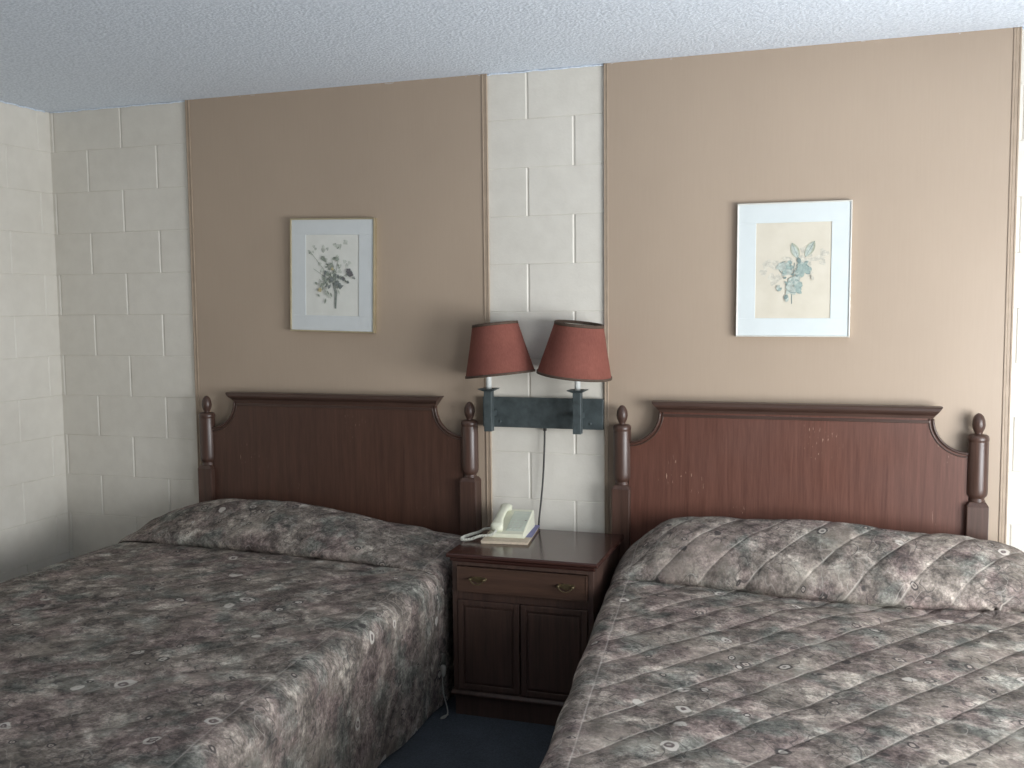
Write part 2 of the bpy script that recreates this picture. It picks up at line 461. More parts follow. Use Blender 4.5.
# cove line where the wall meets the ceiling: ragged edge of the sprayed texture
m = MB(); pts = [(x, -0.002 - 0.003 * random.random(), CEIL - 0.002 - 0.004 * random.random()) for x in np.arange(XL + .01, XR - .01, 0.02)]
m.tube(pts, 0.0035, 6); struct(m, 'trim_5', CEILM)
m = MB(); pts = [(XL + 0.002 + 0.003 * random.random(), y, CEIL - 0.002 - 0.004 * random.random()) for y in np.arange(YF + .01, -.01, 0.02)]
m.tube(pts, 0.0035, 6); struct(m, 'trim_6', CEILM)

# ------------------------------------------------------------------ beds
def post_mesh(px, py):
    m = MB()
    h = 0.0375
    m.box(px - h, px + h, py - h, py + h, FLOOR, 0.690)
    # chamfered shoulder
    m.add([(px - h, py - h, .690), (px + h, py - h, .690), (px + h, py + h, .690), (px - h, py + h, .690),
           (px - .028, py - .028, .705), (px + .028, py - .028, .705), (px + .028, py + .028, .705), (px - .028, py + .028, .705)],
          [(0, 1, 5, 4), (1, 2, 6, 5), (2, 3, 7, 6), (3, 0, 4, 7), (4, 5, 6, 7)])
    prof = [(.027, .700), (.030, .706), (.027, .712), (.026, .718), (.034, .726), (.0365, .735), (.0370, .75), (.0365, .925),
            (.0355, .929), (.0375, .933), (.038, .942), (.036, .950), (.028, .955), (.016, .957)]
    m.lathe(prof, 32, (px, py))
    return m
def finial_mesh(px, py):
    m = MB()
    m.lathe([(.015, .955), (.013, .960), (.016, .966), (.021, .978), (.0235, .992), (.022, 1.008), (.017, 1.022), (.010, 1.031), (.003, 1.035)], 28, (px, py))
    return m

def arc(cx, cz, r, a0, a1, n=18):
    return [(cx + r * math.cos(math.radians(a0 + (a1 - a0) * i / n)), cz + r * math.sin(math.radians(a0 + (a1 - a0) * i / n))) for i in range(n + 1)]

def make_bed(label, xa, xb, wood):
    """headboard posts centred on xa and xb"""
    py = -0.060
    root = empty('bed', ((xa + xb) / 2, -1.2, FLOOR), label, 'bed')
    xi, xo = xa + 0.030, xb - 0.030
    r = 0.128
    xc0, xc1 = xi + r, xo - r           # inner edges of the coves
    zc = 1.010
    left = arc(xi, zc, r, -90, 0); right = arc(xo, zc, r, 180, 270)
    poly = [(xi, 0.05)] + [(xo, 0.05)] + right[::-1] + [(xc1, 1.025), (xc0, 1.025)] + left[::-1]
    m = MB()
    # panel triangulated as strips so that the concave outline stays clean
    tl = [(xi, .05)] + [(x, z) for x, z in left] + [(xc0, 1.025)]
    tr = [(xo, .05)] + [(x, z) for x, z in right[::-1]] + [(xc1, 1.025)]
    n = len(tl)
    vs = [(x, -.068, z) for x, z in tl] + [(x, -.068, z) for x, z in tr] + [(x, -.044, z) for x, z in tl] + [(x, -.044, z) for x, z in tr]
    fs = []
    for i in range(n - 1):
        fs += [(i, n + i, n + i + 1, i + 1), (2 * n + i, 2 * n + i + 1, 3 * n + i + 1, 3 * n + i),
               (i, i + 1, 2 * n + i + 1, 2 * n + i), (n + i, 3 * n + i, 3 * n + i + 1, n + i + 1)]
    fs += [(0, 2 * n, 3 * n, n), (n - 1, 2 * n - 1, 4 * n - 1, 3 * n - 1)]
    m.add(vs, fs)
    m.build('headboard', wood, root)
    # bead following each cove
    for a_ in (left, right):
        b_ = MB()
        b_.tube([(x, -.069, z) for x, z in a_], 0.0055, 8)
        cx_, cz_ = (xi, zc) if a_ is left else (xo, zc)
        inner = [(cx_ + (x - cx_) * (r + .013) / r, cz_ + (z - cz_) * (r + .013) / r) for x, z in a_]
        b_.tube([(x, -.068, z) for x, z in inner], 0.0035, 8)
        b_.build('cove_bead', CAPW, root)
    # crown rail
    c = MB()
    prof = [(-.040, 1.012), (-.074, 1.012), (-.077, 1.022), (-.084, 1.028), (-.092, 1.033), (-.096, 1.041), (-.094, 1.050), (-.086, 1.055), (-.040, 1.056)]
    # mitred ends: profile grows outwards with height
    nP = len(prof)
    def endx(z, s): return (xc0 - max(0, (z - 1.012)) * 0.75 * 1.0 + .0) if s < 0 else (xc1 + max(0, (z - 1.012)) * 0.75)
    v = [(endx(z, -1), y, z) for y, z in prof] + [(endx(z, 1), y, z) for y, z in prof]
    f = [tuple(range(nP)), tuple(range(2 * nP - 1, nP - 1, -1))] + [(i, i + nP, (i + 1) % nP + nP, (i + 1) % nP) for i in range(nP)]
    c.add(v, f)
    c.build('crown_rail', CAPW, root)
    fl = MB(); fl.box(xc0 + .01, xc1 - .01, -.072, -.060, 0.992, 1.004); fl.build('fillet_strip', CAPW, root, bevel=.002)
    for px in (xa, xb):
        p_ = post_mesh(px, py).build('post', POSTW, root, bevel=.003)
        finial_mesh(px, py).build('finial', POSTW, p_, rel=parent_world(root))
    return root

bedL = make_bed('cherry bed with shade-darkened carved headboard in the dim corner, left of the nightstand', -1.797, -0.458, HEADA)
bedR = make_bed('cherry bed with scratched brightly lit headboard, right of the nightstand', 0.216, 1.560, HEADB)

def interp(x, tab):
    xs = [t[0] for t in tab]; ys = [t[1] for t in tab]
    # smooth monotone-ish interpolation through numpy + smoothing kernel
    d = 0.045
    q = np.asarray(x)[..., None] + np.linspace(-d, d, 7)
    return np.interp(q, xs, ys).mean(-1)

def bedspread(name, label, material, xl, xr, zt, tabH, tabF, edge_off, quilt_amp, seed, foot=-2.55, left_flare=0.05, right_flare=0.05, knots=(), zh=FLOOR + 0.012, puffL=0.0, puffR=0.0):
    """parametric coverlet: u runs across (hem, drop, top, drop, hem), v runs from the headboard to the foot"""
    r = 0.065
    drop = zt - r - zh
    du = 0.0115
    # --- across profile (arc length s, x, z, outward normal nx,nz, dropfrac)
    segs = []
    nD = int(drop / 0.016)
    for i in range(nD): segs.append(('l', i / nD))
    nA = 14
    for i in range(nA): segs.append(('la', i / nA))
    W = (xr - r) - (xl + r)
    nT = int(W / du)
    for i in range(nT): segs.append(('t', i / nT))
    for i in range(nA): segs.append(('ra', i / nA))
    for i in range(nD + 1): segs.append(('r', i / nD))
    X = []; Z = []; S = []; NX = []; NZ = []; DF = []
    arcL = r * PI / 2
    for k, f in segs:
        if k == 'l': X.append(xl); Z.append(zh + f * drop); S.append(f * drop); NX.append(-1); NZ.append(0); DF.append(-(1 - f))
        elif k == 'la':
            a = PI - f * PI / 2
            X.append(xl + r + r * math.cos(a)); Z.append(zt - r + r * math.sin(a)); S.append(drop + f * arcL); NX.append(math.cos(a)); NZ.append(math.sin(a)); DF.append(0)
        elif k == 't': X.append(xl + r + f * W); Z.append(zt); S.append(drop + arcL + f * W); NX.append(0); NZ.append(1); DF.append(0)
        elif k == 'ra':
            a = PI / 2 - f * PI / 2
            X.append(xr - r + r * math.cos(a)); Z.append(zt - r + r * math.sin(a)); S.append(drop + arcL + W + f * arcL); NX.append(math.cos(a)); NZ.append(math.sin(a)); DF.append(0)
        else: X.append(xr); Z.append(zt - r - f * drop); S.append(drop + 2 * arcL + W + f * drop); NX.append(1); NZ.append(0); DF.append(f)
    X, Z, S, NX, NZ, DF = map(np.array, (X, Z, S, NX, NZ, DF))
    ssum = S[-1]
    # --- along profile: pillow roll then flat
    P = [(-.10, .30), (-.108, .55), (-.125, .78), (-.155, .92), (-.20, 1.0), (-.25, .985), (-.30, .93), (-.35, .83), (-.40, .68), (-.445, .52), (-.474, .36), (-.486, .22), (-.484, .11), (-.468, .03), (-.452, .006), (-.462, .0), (-.495, .0)]
    # Catmull-Rom refine
    pp = []
    for i in range(len(P) - 1):
        p0, p1, p2, p3 = P[max(i - 1, 0)], P[i], P[i + 1], P[min(i + 2, len(P) - 1)]
        k = 4
        for j in range(k):
            t = j / k
            pp.append(tuple(0.5 * (2 * b + (c - a) * t + (2 * a - 5 * b + 4 * c - d) * t * t + (3 * b - a - 3 * c + d) * t ** 3) for a, b, c, d in zip(p0, p1, p2, p3)))
    pp.append(P[-1])
    y = -.495
    while y > foot: y -= 0.0125; pp.append((y, 0.0))
    yv = np.array([p[0] for p in pp]); hv = np.maximum(0, np.array([p[1] for p in pp]))
    nP = len(P) * 4 - 3
    T = np.concatenate([[0], np.cumsum(np.hypot(np.diff(yv), np.diff(hv) * .17))])
    # foot drop
    nF = 30
    yv = np.concatenate([yv, np.full(nF, foot - 0.01)]); hv = np.concatenate([hv, np.zeros(nF)])
    fd = np.concatenate([np.zeros(len(pp)), np.linspace(0.02, zt - zh, nF)])
    T = np.concatenate([T, T[-1] + fd[len(pp):]])
    nu, nv = len(X), len(yv)
    Hx = interp(X, tabH)                                # pillow height across
    # pillow also spills onto the drops, fading downwards
    fade = np.where(DF != 0, np.clip(1 - np.abs(DF) * 3.2, 0, 1), 1)
    Hx = Hx * fade
    Fx = interp(X, tabF)                                # y of the tuck under the pillow
    Xg = np.repeat(X[None], nv, 0); Zg = np.repeat(Z[None], nv, 0)
    ys = np.repeat(yv[:, None], nu, 1)
    scale = (Fx[None] / -.465)
    isP = (np.arange(nv) < nP + 14)[:, None]
    wgt = np.clip((np.arange(nv) - nP) / 14.0, 0, 1)[:, None]
    Yg = np.where(isP, ys * (scale * (1 - wgt) + wgt * 1.0) , ys)
    Yg = np.where(ys > -.13, ys, Yg)
    # keep the flat rows monotone after the stretched pillow zone
    Yg = np.minimum.accumulate(np.where((np.arange(nv) >= nP)[:, None], Yg, 10.0), axis=0) * (np.arange(nv) >= nP)[:, None] + np.where((np.arange(nv) >= nP)[:, None], 0, Yg)
    Zg = Zg + hv[:, None] * Hx[None]
    # foot
    Zg = np.maximum(Zg - fd[:, None], zh)
    # pillow bulges the drops outward a little near its ends
    bul = np.clip(hv, 0, 1)[:, None] * fade[None]
    Xg = Xg + NX[None] * bul * np.where(NX < 0, puffL, puffR)[None]
    # flare and soft vertical folds of the drops
    yy = Yg
    df = np.abs(DF)[None]
    fold = np.sin(yy * 9.0 + seed) * .5 + np.sin(yy * 15.7 + 2 * seed) * .35 + np.sin(yy * 27 + seed) * .15
    side = np.where(DF < 0, left_flare, right_flare)[None]
    Xg = Xg + NX[None] * (df ** 1.3) * (side + 0.016 * fold)
    Xg = Xg + edge_off(Xg, Yg)
    # quilting: channels at 50 degrees over the top panel
    ang = math.radians(50)
    su = (S - ssum / 2)[None]; tv = T[:, None]
    ph = (su * math.sin(ang) + tv * math.cos(ang)) / 0.128
    fr = np.abs((ph % 1.0) - .5) * 2                 # 1 at the stitch line
    puff = 1 - fr ** 4
    onTop = np.clip(1 - np.abs(DF)[None] * 30, 0, 1)
    # seam line where the side drop is sewn on
    sL = drop + arcL + 0.012; sR = ssum - drop - arcL - 0.012
    seam = np.exp(-((S - sL) / .006) ** 2) + np.exp(-((S - sR) / .006) ** 2)
    inner = ((S > sL) & (S < sR))[None]
    disp = quilt_amp * np.where(inner, puff, 0.85) - 0.0008 * seam[None]
    # wrinkles
    Wn = np.zeros((nv, nu))
    for j in range(nv):
        t = T[j]
        for i in range(nu):
            s = S[i]
            Wn[j, i] = mnoise.noise(Vector((s * 5.5 + seed, t * 5.5, seed))) * .0065 + mnoise.noise(Vector((s * 16, t * 13 + seed, 2.0))) * .0026
    pil = np.clip(hv, 0, 1)[:, None]
    for j in range(nP):
        for i in range(nu):
            Wn[j, i] += pil[j, 0] * fade[i] * mnoise.noise(Vector((S[i] * 3.2 + 3 * seed, T[j] * 6, 5.0))) * .016
    disp = disp + Wn
    # normals by finite differences
    Pg = np.stack([Xg, Yg, Zg], -1)
    for (ks, kt, ka, kr) in knots:                     # puckers where the cloth is pinched
        d2 = ((Pg[..., 0] - ks) / kr) ** 2 + ((Pg[..., 1] - kt) / kr) ** 2
        an = np.arctan2(Pg[..., 1] - kt, Pg[..., 0] - ks)
        disp = disp + ka * np.exp(-d2) * np.cos(an * 5 + 1.0)
    gu = np.gradient(Pg, axis=1); gv = np.gradient(Pg, axis=0)
    nn = np.cross(gv, gu); nn /= (np.linalg.norm(nn, axis=-1, keepdims=True) + 1e-9)
    if nn[nv // 2, nu // 2, 2] < 0: nn = -nn
    Pg = Pg + nn * disp[..., None]
    Pg[..., 1] = np.minimum(Pg[..., 1], -.099)
    Pg[..., 2] = np.maximum(Pg[..., 2], zh)
    mb = MB()
    idx = np.arange(nv * nu).reshape(nv, nu)
    a = idx[:-1, :-1].ravel(); b = idx[:-1, 1:].ravel(); c = idx[1:, 1:].ravel(); d = idx[1:, :-1].ravel()
    mb.v = [tuple(q) for q in Pg.reshape(-1, 3)]
    mb.f = np.stack([a, d, c, b], -1).tolist(); mb.m = [0] * len(mb.f); mb.sm = [True] * len(mb.f)
    print(name, 'half', ssum / 2 - sL)
    uv = np.stack([np.repeat(S[None] - ssum / 2, nv, 0), np.repeat(T[:, None], nu, 1)], -1).reshape(-1, 2)
    mb.uv = uv
    o = mb.build(name, material, fix=False)
    return tag(o, label, 'bedspread')

HL = [(-2.10, .01), (-2.00, .035), (-1.92, .065), (-1.82, .12), (-1.70, .15), (-1.45, .165), (-1.2, .16), (-.95, .132), (-.72, .095), (-.60, .07), (-.48, .045), (-.38, .03)]
FLt = [(-2.0, -.445), (-1.34, -.467), (-.84, -.497), (-.42, -.535)]
bedspread('bedspread', 'grey floral bedspread on the dim bed, its blue-lit side hanging by the nightstand', SPREAD1, -2.02, -0.386, 0.41, HL, FLt,
          lambda x, y: np.where(x > -1.2, 0.085 * np.clip((-y - 1.25) / .95, 0, 2) ** 1.5 - 0.012 * np.clip((-y - .3) / .3, 0, 1) * np.clip((1.3 + y) / .6, 0, 1), 0) * np.clip((x + 1.2) / .8, 0, 1), 0.004, 1.3, left_flare=.07, right_flare=-0.025)
HR = [(.16, .02), (.22, .03), (.31, .085), (.40, .165), (.50, .195), (.60, .207), (.75, .212), (.93, .210), (1.28, .205), (1.48, .195), (1.62, .165), (1.70, .135), (1.78, .08), (1.86, .02)]
FRt = [(.2, -.425), (.33, -.440), (.59, -.460), (.945, -.512), (1.27, -.535), (1.55, -.478), (1.75, -.44)]
bedspread('bedspread', 'quilted floral bedspread with diagonal stitching on the brightly lit bed', SPREAD2, 0.246, 1.80, 0.41, HR, FRt,
          lambda x, y: 0.112 * np.clip(-y - .50, 0, 3), 0.0050, 4.1, right_flare=.06, left_flare=-.01, puffL=.006, foot=-2.13,
          knots=[(1.575, -.50, .010, .06)])

# mattress and box spring under each coverlet
def mattress(root, x0, x1, skew, yf):
    m = MB()
    z0, z1 = .06, .33
    for (za, zb, inset) in ((.15, .375, .0), (.0, .145, .01)):
        v = []
        for z in (za, zb):
            for yy in (-.14, yf):
                k = skew * max(0, -yy - .5)
                v += [(x0 + inset + k, yy, z), (x1 - inset + k, yy, z)]
        f = [(0, 1, 3, 2), (4, 6, 7, 5), (0, 4, 5, 1), (2, 3, 7, 6), (0, 2, 6, 4), (1, 5, 7, 3)]
        q = MB(); q.add(v, f)
        q.build('mattress' if za > .1 else 'box_spring', TICK, root, bevel=.02)
mattress(bedL, -1.87, -.49, 0.0, -2.45)
mattress(bedR, 0.345, 1.70, 0.095, -2.05)

# ------------------------------------------------------------------ nightstand
NX0, NX1, NY0, NY1, NT = -0.345, 0.214, -0.572, -0.104, 0.503
ns = empty('nightstand', ((NX0 + NX1) / 2, (NY0 + NY1) / 2, FLOOR), 'dark mahogany nightstand with drawer and two doors between the beds', 'nightstand')
m = MB()   # carcass: sides, back, bottom, rails, stile
t_ = .020
m.box(NX0, NX0 + t_, NY0, NY1, FLOOR + .085, NT - .028); m.box(NX1 - t_, NX1, NY0, NY1, FLOOR + .085, NT - .028)
m.box(NX0 + t_, NX1 - t_, NY1 - .01, NY1, FLOOR + .085, NT - .028); m.box(NX0 + t_, NX1 - t_, NY0, NY1 - .01, FLOOR + .085, FLOOR + .103)
m.box(NX0 + t_, NX1 - t_, NY0, NY0 + .03, .455, NT - .028); m.box(NX0 + t_, NX1 - t_, NY0, NY0 + .03, .322, .352)
m.build('cabinet', NSBODY, ns, bevel=.0015)
m = MB()
prof = [(NY0 - .018, NT - .016), (NY0 - .021, NT - .012), (NY0 - .021, NT - .005), (NY0 - .016, NT), (NY1, NT), (NY1, NT - .020), (NY0 - .006, NT - .020), (NY0 - .010, NT - .017)]
m.sweep_x(prof, NX0 - .018, NX1 + .018)
m.sweep_x([(NY0 - .008, NT - .020), (NY0 - .008, NT - .026), (NY0 - .003, NT - .034), (NY0 + .01, NT - .034), (NY0 + .01, NT - .020)], NX0 - .006, NX1 + .006)
m.build('tabletop', NSTOP, ns, bevel=.0015)
m = MB()
m.box(NX0 + t_ + .002, NX1 - t_ - .002, NY0 - .008, NY0 + .012, .354, .452)
x0, x1 = NX0 + t_ + .002, NX1 - t_ - .002
for a in ((x0, x1, .354, .359), (x0, x1, .447, .452), (x0, x0 + .005, .359, .447), (x1 - .005, x1, .359, .447)):
    m.box(a[0], a[1], NY0 - .010, NY0 - .0081, a[2], a[3])
dr = m.build('drawer', NSDRAW, ns, bevel=.0015)
for px in (-0.236, 0.112):
    h = MB(); z = .408; yb = NY0 - .008
    # pierced back plate outline
    plate = [(-.042, 0), (-.034, -.010), (-.020, -.008), (-.010, -.014), (0, -.019), (.010, -.014), (.020, -.008), (.034, -.010), (.042, 0), (.034, .010), (.022, .007), (.012, .012), (0, .009), (-.012, .012), (-.022, .007), (-.034, .010)]
    h.prism([(px + a * .86, z + b_ * .86) for a, b_ in plate], yb - .0025, yb)
    for sx in (-.028, .028):
        Mx = Matrix.Translation((px + sx, yb, z)) @ Matrix.Rotation(PI / 2, 4, 'X')
        h.lathe([(.006, .0), (.006, .006), (.004, .010), (.006, .014), (.005, .018), (.001, .019)], 14, M=Mx)
    h.tube([(px - .028 + .056 * i / 16, yb - .016 - .006 * math.sin(PI * i / 16), z - .017 * math.sin(PI * i / 16) ** .6) for i in range(17)], .0022, 8)
    h.build('pull', BRASS, dr, rel=parent_world(ns))
xm = (NX0 + NX1) / 2 - .006
for a, b_ in ((NX0 + t_ + .002, xm - .003), (xm + .003, NX1 - t_ - .002)):
    d = MB(); z0, z1 = FLOOR + .106, .320; s_ = .022
    d.box(a, b_, NY0 + .002, NY0 + .014, z0, z1)                 # backing panel
    for q in ((a + s_, b_ - s_, z0, z0 + s_), (a + s_, b_ - s_, z1 - s_, z1), (a, a + s_, z0, z1), (b_ - s_, b_, z0, z1)):
        d.box(q[0], q[1], NY0 - .005, NY0 + .0019, q[2], q[3])
    d.box(a + s_ + .008, b_ - s_ - .008, NY0 - .0035, NY0 + .0019, z0 + s_ + .008, z1 - s_ - .008)
    d.build('door', NSBODY, ns, bevel=.0022)
m = MB()
m.sweep_x([(NY0 - .010, FLOOR + .082), (NY0 - .010, FLOOR + .090), (NY0 - .004, FLOOR + .100), (NY0 + .02, FLOOR + .100), (NY0 + .02, FLOOR + .082)], NX0 - .008, NX1 + .008)
m.box(NX0 + .004, NX1 - .004, NY0 + .004, NY1, FLOOR, FLOOR + .0849)
m.build('plinth', NSBODY, ns, bevel=.0015)

# ------------------------------------------------------------------ directory and telephone on the nightstand
def rot2(a, ox, oy):
    c, s = math.cos(a), math.sin(a)
    return lambda x, y, z: (ox + x * c - y * s, oy + x * s + y * c, z)
th = math.radians(8)
R = rot2(th, -0.285, -0.415)
bk = empty('telephone_directory', R(.097, .15, NT), 'buff edged directory with a violet cover lying under the telephone', 'book')
def rbox(mb, R, x0, x1, y0, y1, z0, z1, mi=0):
    v = [R(x, y, z) for z in (z0, z1) for y in (y0, y1) for x in (x0, x1)]
    mb.add(v, [(0, 2, 3, 1), (4, 5, 7, 6), (0, 1, 5, 4), (1, 3, 7, 5), (3, 2, 6, 7), (2, 0, 4, 6)], mi)
m = MB(); rbox(m, R, 0.002, .190, .002, .308, NT + .0005, NT + .0095); m.build('pages', PAGES, bk, bevel=.001)
m = MB(); rbox(m, R, .105, .194, 0.085, .310, NT + .0095, NT + .0110); m.build('cover', COVERB, bk)
m = MB(); rbox(m, R, 0, .194, 0, .0849, NT + .0095, NT + .0110); rbox(m, R, 0, .1049, .0851, .310, NT + .0095, NT + .0110); m.build('cover_sheet', PAGES, bk)

PZ = NT + .0115
Rp = rot2(math.radians(6), -0.276, -0.348)
ph = empty('telephone', Rp(.072, .11, PZ), 'ivory push-button desk telephone with coiled cord on the nightstand', 'telephone')
W_, D_ = .150, .225
def ztop(y): return PZ + .017 + (.071 - .017) * (y / D_) - .004 * math.sin(PI * y / D_)
m = MB(); ny = 12
vs = []
for i in range(ny + 1):
    y = D_ * i / ny
    for (x, z) in ((0, PZ), (.004, ztop(y) - .003), (.008, ztop(y)), (W_ - .008, ztop(y)), (W_ - .004, ztop(y) - .003), (W_, PZ)):
        vs.append(Rp(x, y, z))
fs = []
for i in range(ny):
    for k in range(5): fs.append((i * 6 + k, i * 6 + k + 1, (i + 1) * 6 + k + 1, (i + 1) * 6 + k))
    fs.append((i * 6 + 5, i * 6, (i + 1) * 6, (i + 1) * 6 + 5))
fs += [tuple(range(6)), tuple(ny * 6 + k for k in range(5, -1, -1))]
m.add(vs, fs); m.build('phone_base', PHONE, ph, bevel=.002)
def slab(mb, x0, x1, y0, y1, lift, thick, mi=0):
    v = []
    for dz in (lift, lift + thick):
        for y in (y0, y1):
            for x in (x0, x1): v.append(Rp(x, y, ztop(y) + dz))
    mb.add(v, [(0, 2, 3, 1), (4, 5, 7, 6), (0, 1, 5, 4), (1, 3, 7, 5), (3, 2, 6, 7), (2, 0, 4, 6)], mi)
m = MB(); slab(m, .066, .140, .028, .205, -.002, .003); m.build('faceplate', PHFACE, ph)
m = MB()
for r_ in range(4):
    for c_ in range(3):
        slab(m, .074 + c_ * .020, .088 + c_ * .020, .045 + r_ * .024, .058 + r_ * .024, .0005, .0035)
m.build('keypad', PHKEY, ph, bevel=.001)
m = MB(); slab(m, .126, .136, .120, .126, .0008, .003); m.build('message_lamp', PHLED, ph, bevel=.001)
m = MB(); slab(m, .072, .136, .155, .195, .0008, .001); m.build('number_card', simple('card_paper', (.60, .62, .54), .6), ph)
# handset: dumb-bell swept along the left flank
m = MB(); n_ = 26; k_ = 14; vs = []; fs = []
for i in range(n_ + 1):
    t = i / n_; y = .014 + .200 * t
    e = abs(2 * t - 1)
    wd = .0175 + .0105 * max(0, (e - .45) / .55) ** 0.8
    if e > .93: wd *= math.sqrt(max(.05, 1 - ((e - .93) / .07) ** 2 * .85))
    hc = ztop(y) + .016 + .016 * (1 - e ** 2)
    hh = .0105 + .009 * max(0, (e - .5) / .5)
    if e > .93: hh *= math.sqrt(max(.05, 1 - ((e - .93) / .07) ** 2 * .85))
    if e > .5: hc -= .004 * (e - .5) / .5
    for k in range(k_):
        a = 2 * PI * k / k_
        ca, sa = math.cos(a), math.sin(a)
        q = lambda u: math.copysign(abs(u) ** .7, u)
        vs.append(Rp(.031 + wd * q(ca), y, hc + hh * q(sa)))
for i in range(n_):
    for k in range(k_):
        k2 = (k + 1) % k_; fs.append((i * k_ + k, i * k_ + k2, (i + 1) * k_ + k2, (i + 1) * k_ + k))
fs += [tuple(range(k_)), tuple(n_ * k_ + k for k in range(k_))]
m.add(vs, fs, 0, True); m.build('handset', PHONE, ph)
# coiled cord from the handset front, over the nightstand edge of the coverlet and back to the base
ctrl = [Rp(.030, .014, PZ + .026), Rp(.014, -.014, PZ + .012), (-.306, -.368, NT + .019), (-.335, -.392, NT + .010), (-.362, -.405, NT + .009), (-.378, -.385, NT + .009),
        (-.376, -.350, NT + .009), (-.362, -.305, NT + .009), (-.345, -.265, NT + .010), (-.330, -.248, NT + .018), Rp(-.010, .085, PZ + .016), Rp(.004, .085, PZ + .014)]
def catmull(c, k):
    c = [Vector(p) for p in c]; out = []
    for i in range(len(c) - 1):
        a, b, d, e = c[max(i - 1, 0)], c[i], c[i + 1], c[min(i + 2, len(c) - 1)]
        for j in range(k):
            t = j / k
            out.append(0.5 * (2 * b + (d - a) * t + (2 * a - 5 * b + 4 * d - e) * t * t + (3 * b - a - 3 * d + e) * t ** 3))
    out.append(c[-1]); return out
path = catmull(ctrl, 40); coil = []
tot = 0; last = path[0]; up = Vector((0, 0, 1))
for i, p_ in enumerate(path):
    tot += (p_ - last).length; last = p_
seglen = [0]
for a, b_ in zip(path, path[1:]): seglen.append(seglen[-1] + (b_ - a).length)
ns_ = 900; sl = np.array(seglen); pa = np.array([tuple(p_) for p_ in path])
for i in range(ns_ + 1):
    s = tot * i / ns_
    p_ = Vector([np.interp(s, sl, pa[:, k]) for k in range(3)]); q_ = Vector([np.interp(min(s + .004, tot), sl, pa[:, k]) for k in range(3)]) - Vector([np.interp(max(s - .004, 0), sl, pa[:, k]) for k in range(3)])
    t = q_.normalized(); a = t.cross(up).normalized(); b_ = a.cross(t)
    an = 2 * PI * s / .0062
    coil.append(p_ + (a * math.cos(an) + b_ * math.sin(an)) * .0048)
m = MB(); m.tube(coil, .0017, 5); m.build('coiled_cord', CORDW, ph)

# ------------------------------------------------------------------ wall lamp
wl = empty('wall_lamp', (-.13, -.01, .985), 'two-armed slate metal wall lamp with tilted rose shades above the nightstand', 'wall lamp')
PY = -.016
m = MB(); m.box(-.405, .130, PY - .020, PY, .925, 1.055)
for sx in (-.325, .075):
    Mx = Matrix.Translation((sx, PY - .020, .950)) @ Matrix.Rotation(PI / 2, 4, 'X')
    m.lathe([(.006, 0), (.006, .003), (.003, .005)], 12, M=Mx)
m.build('back_plate', IRON, wl, bevel=.003)
AY = -.105
for ax in (-.352, .038):
    a_ = MB(); h = .0175
    a_.box(ax - h, ax + h, AY - h, AY + h, .915, 1.090)
    a_.box(ax - .012, ax + .012, AY + h, PY - .020, .975, .999)
    arm = a_.build('arm', IRON, wl, bevel=.0025)
    d_ = MB()
    v = []
    for hh, z in ((.019, 1.087), (.037, 1.096), (.037, 1.099), (.015, 1.094)):
        v += [(ax - hh, AY - hh, z), (ax + hh, AY - hh, z), (ax + hh, AY + hh, z), (ax - hh, AY + hh, z)]
    f = [(3, 2, 1, 0), (12, 13, 14, 15)]
    for l_ in range(3):
        for k in range(4): f.append((l_ * 4 + k, l_ * 4 + (k + 1) % 4, (l_ + 1) * 4 + (k + 1) % 4, (l_ + 1) * 4 + k))
    d_.add(v, f); d_.build('drip_pan', IRON, arm, rel=parent_world(wl))
    c_ = MB(); c_.lathe([(.0125, 1.093), (.0125, 1.185), (.010, 1.188)], 20, (ax, AY)); c_.build('candle_sleeve', WHITEP, arm, rel=parent_world(wl))
def shade(cx, cy, cz, roll, pitch, rb, rt, h):
    Mx = Matrix.Translation((cx, cy, cz)) @ Matrix.Rotation(roll, 4, 'Y') @ Matrix.Rotation(pitch, 4, 'X')
    m = MB(); n = 56
    prof = [(rb, -h / 2), (rb - (rb - rt) * .5 - .001, 0), (rt, h / 2)]
    m.lathe(prof, n, M=Mx, caps=False, mi=0)
    m.lathe([(r - .003, z) for r, z in prof], n, M=Mx, caps=False, mi=1)
    o = m.build('lamp_shade', [SHADE, SHLINE], wl, fix=False)
    for rr, zz, hh in ((rb, -h / 2, .010), (rt, h / 2, .012)):
        b_ = MB()
        b_.lathe([(rr - .004, zz - hh * .5), (rr + .0025, zz - hh * .5), (rr + .0025 - (.002 if zz > 0 else -.0), zz + hh * .5), (rr - .005, zz + hh * .5), (rr - .004, zz - hh * .5)], n, M=Mx, caps=False)
        b_.build('braid', SHTRIM, o, rel=parent_world(wl))
    s_ = MB()  # spider fitting that grips the candle
    for k in range(3):
        a = 2 * PI * k / 3 + .4
        s_.tube([Mx @ Vector((.02 * math.cos(a), .02 * math.sin(a), h * .22)), Mx @ Vector(((rt - .001) * math.cos(a), (rt - .001) * math.sin(a), h / 2 - .006))], .0018, 6)
    s_.lathe([(.021, h * .2), (.021, h * .24), (.018, h * .24), (.018, h * .2), (.021, h * .2)], 20, M=Mx, caps=False)
    s_.build('spider', IRON, o, rel=parent_world(wl))
    bu = MB(); bu.lathe([(.010, -h * .5 + .05), (.012, -.02), (.020, .0), (.024, .03), (.018, .055), (.004, .066)], 20, M=Mx)
    bu.build('bulb', WHITEP, o, rel=parent_world(wl))
shade(-.303, -.125, 1.267, math.radians(-6), math.radians(-1), .147, .097, .210)
shade(.040, -.125, 1.267, math.radians(6.5), math.radians(2), .154, .101, .209)
m = MB()
cp = catmull([(-.128, -.026, .928), (-.130, -.024, .85), (-.136, -.026, .72), (-.143, -.034, .62), (-.150, -.046, .53), (-.152, -.052, .45), (-.150, -.052, .2)], 8)
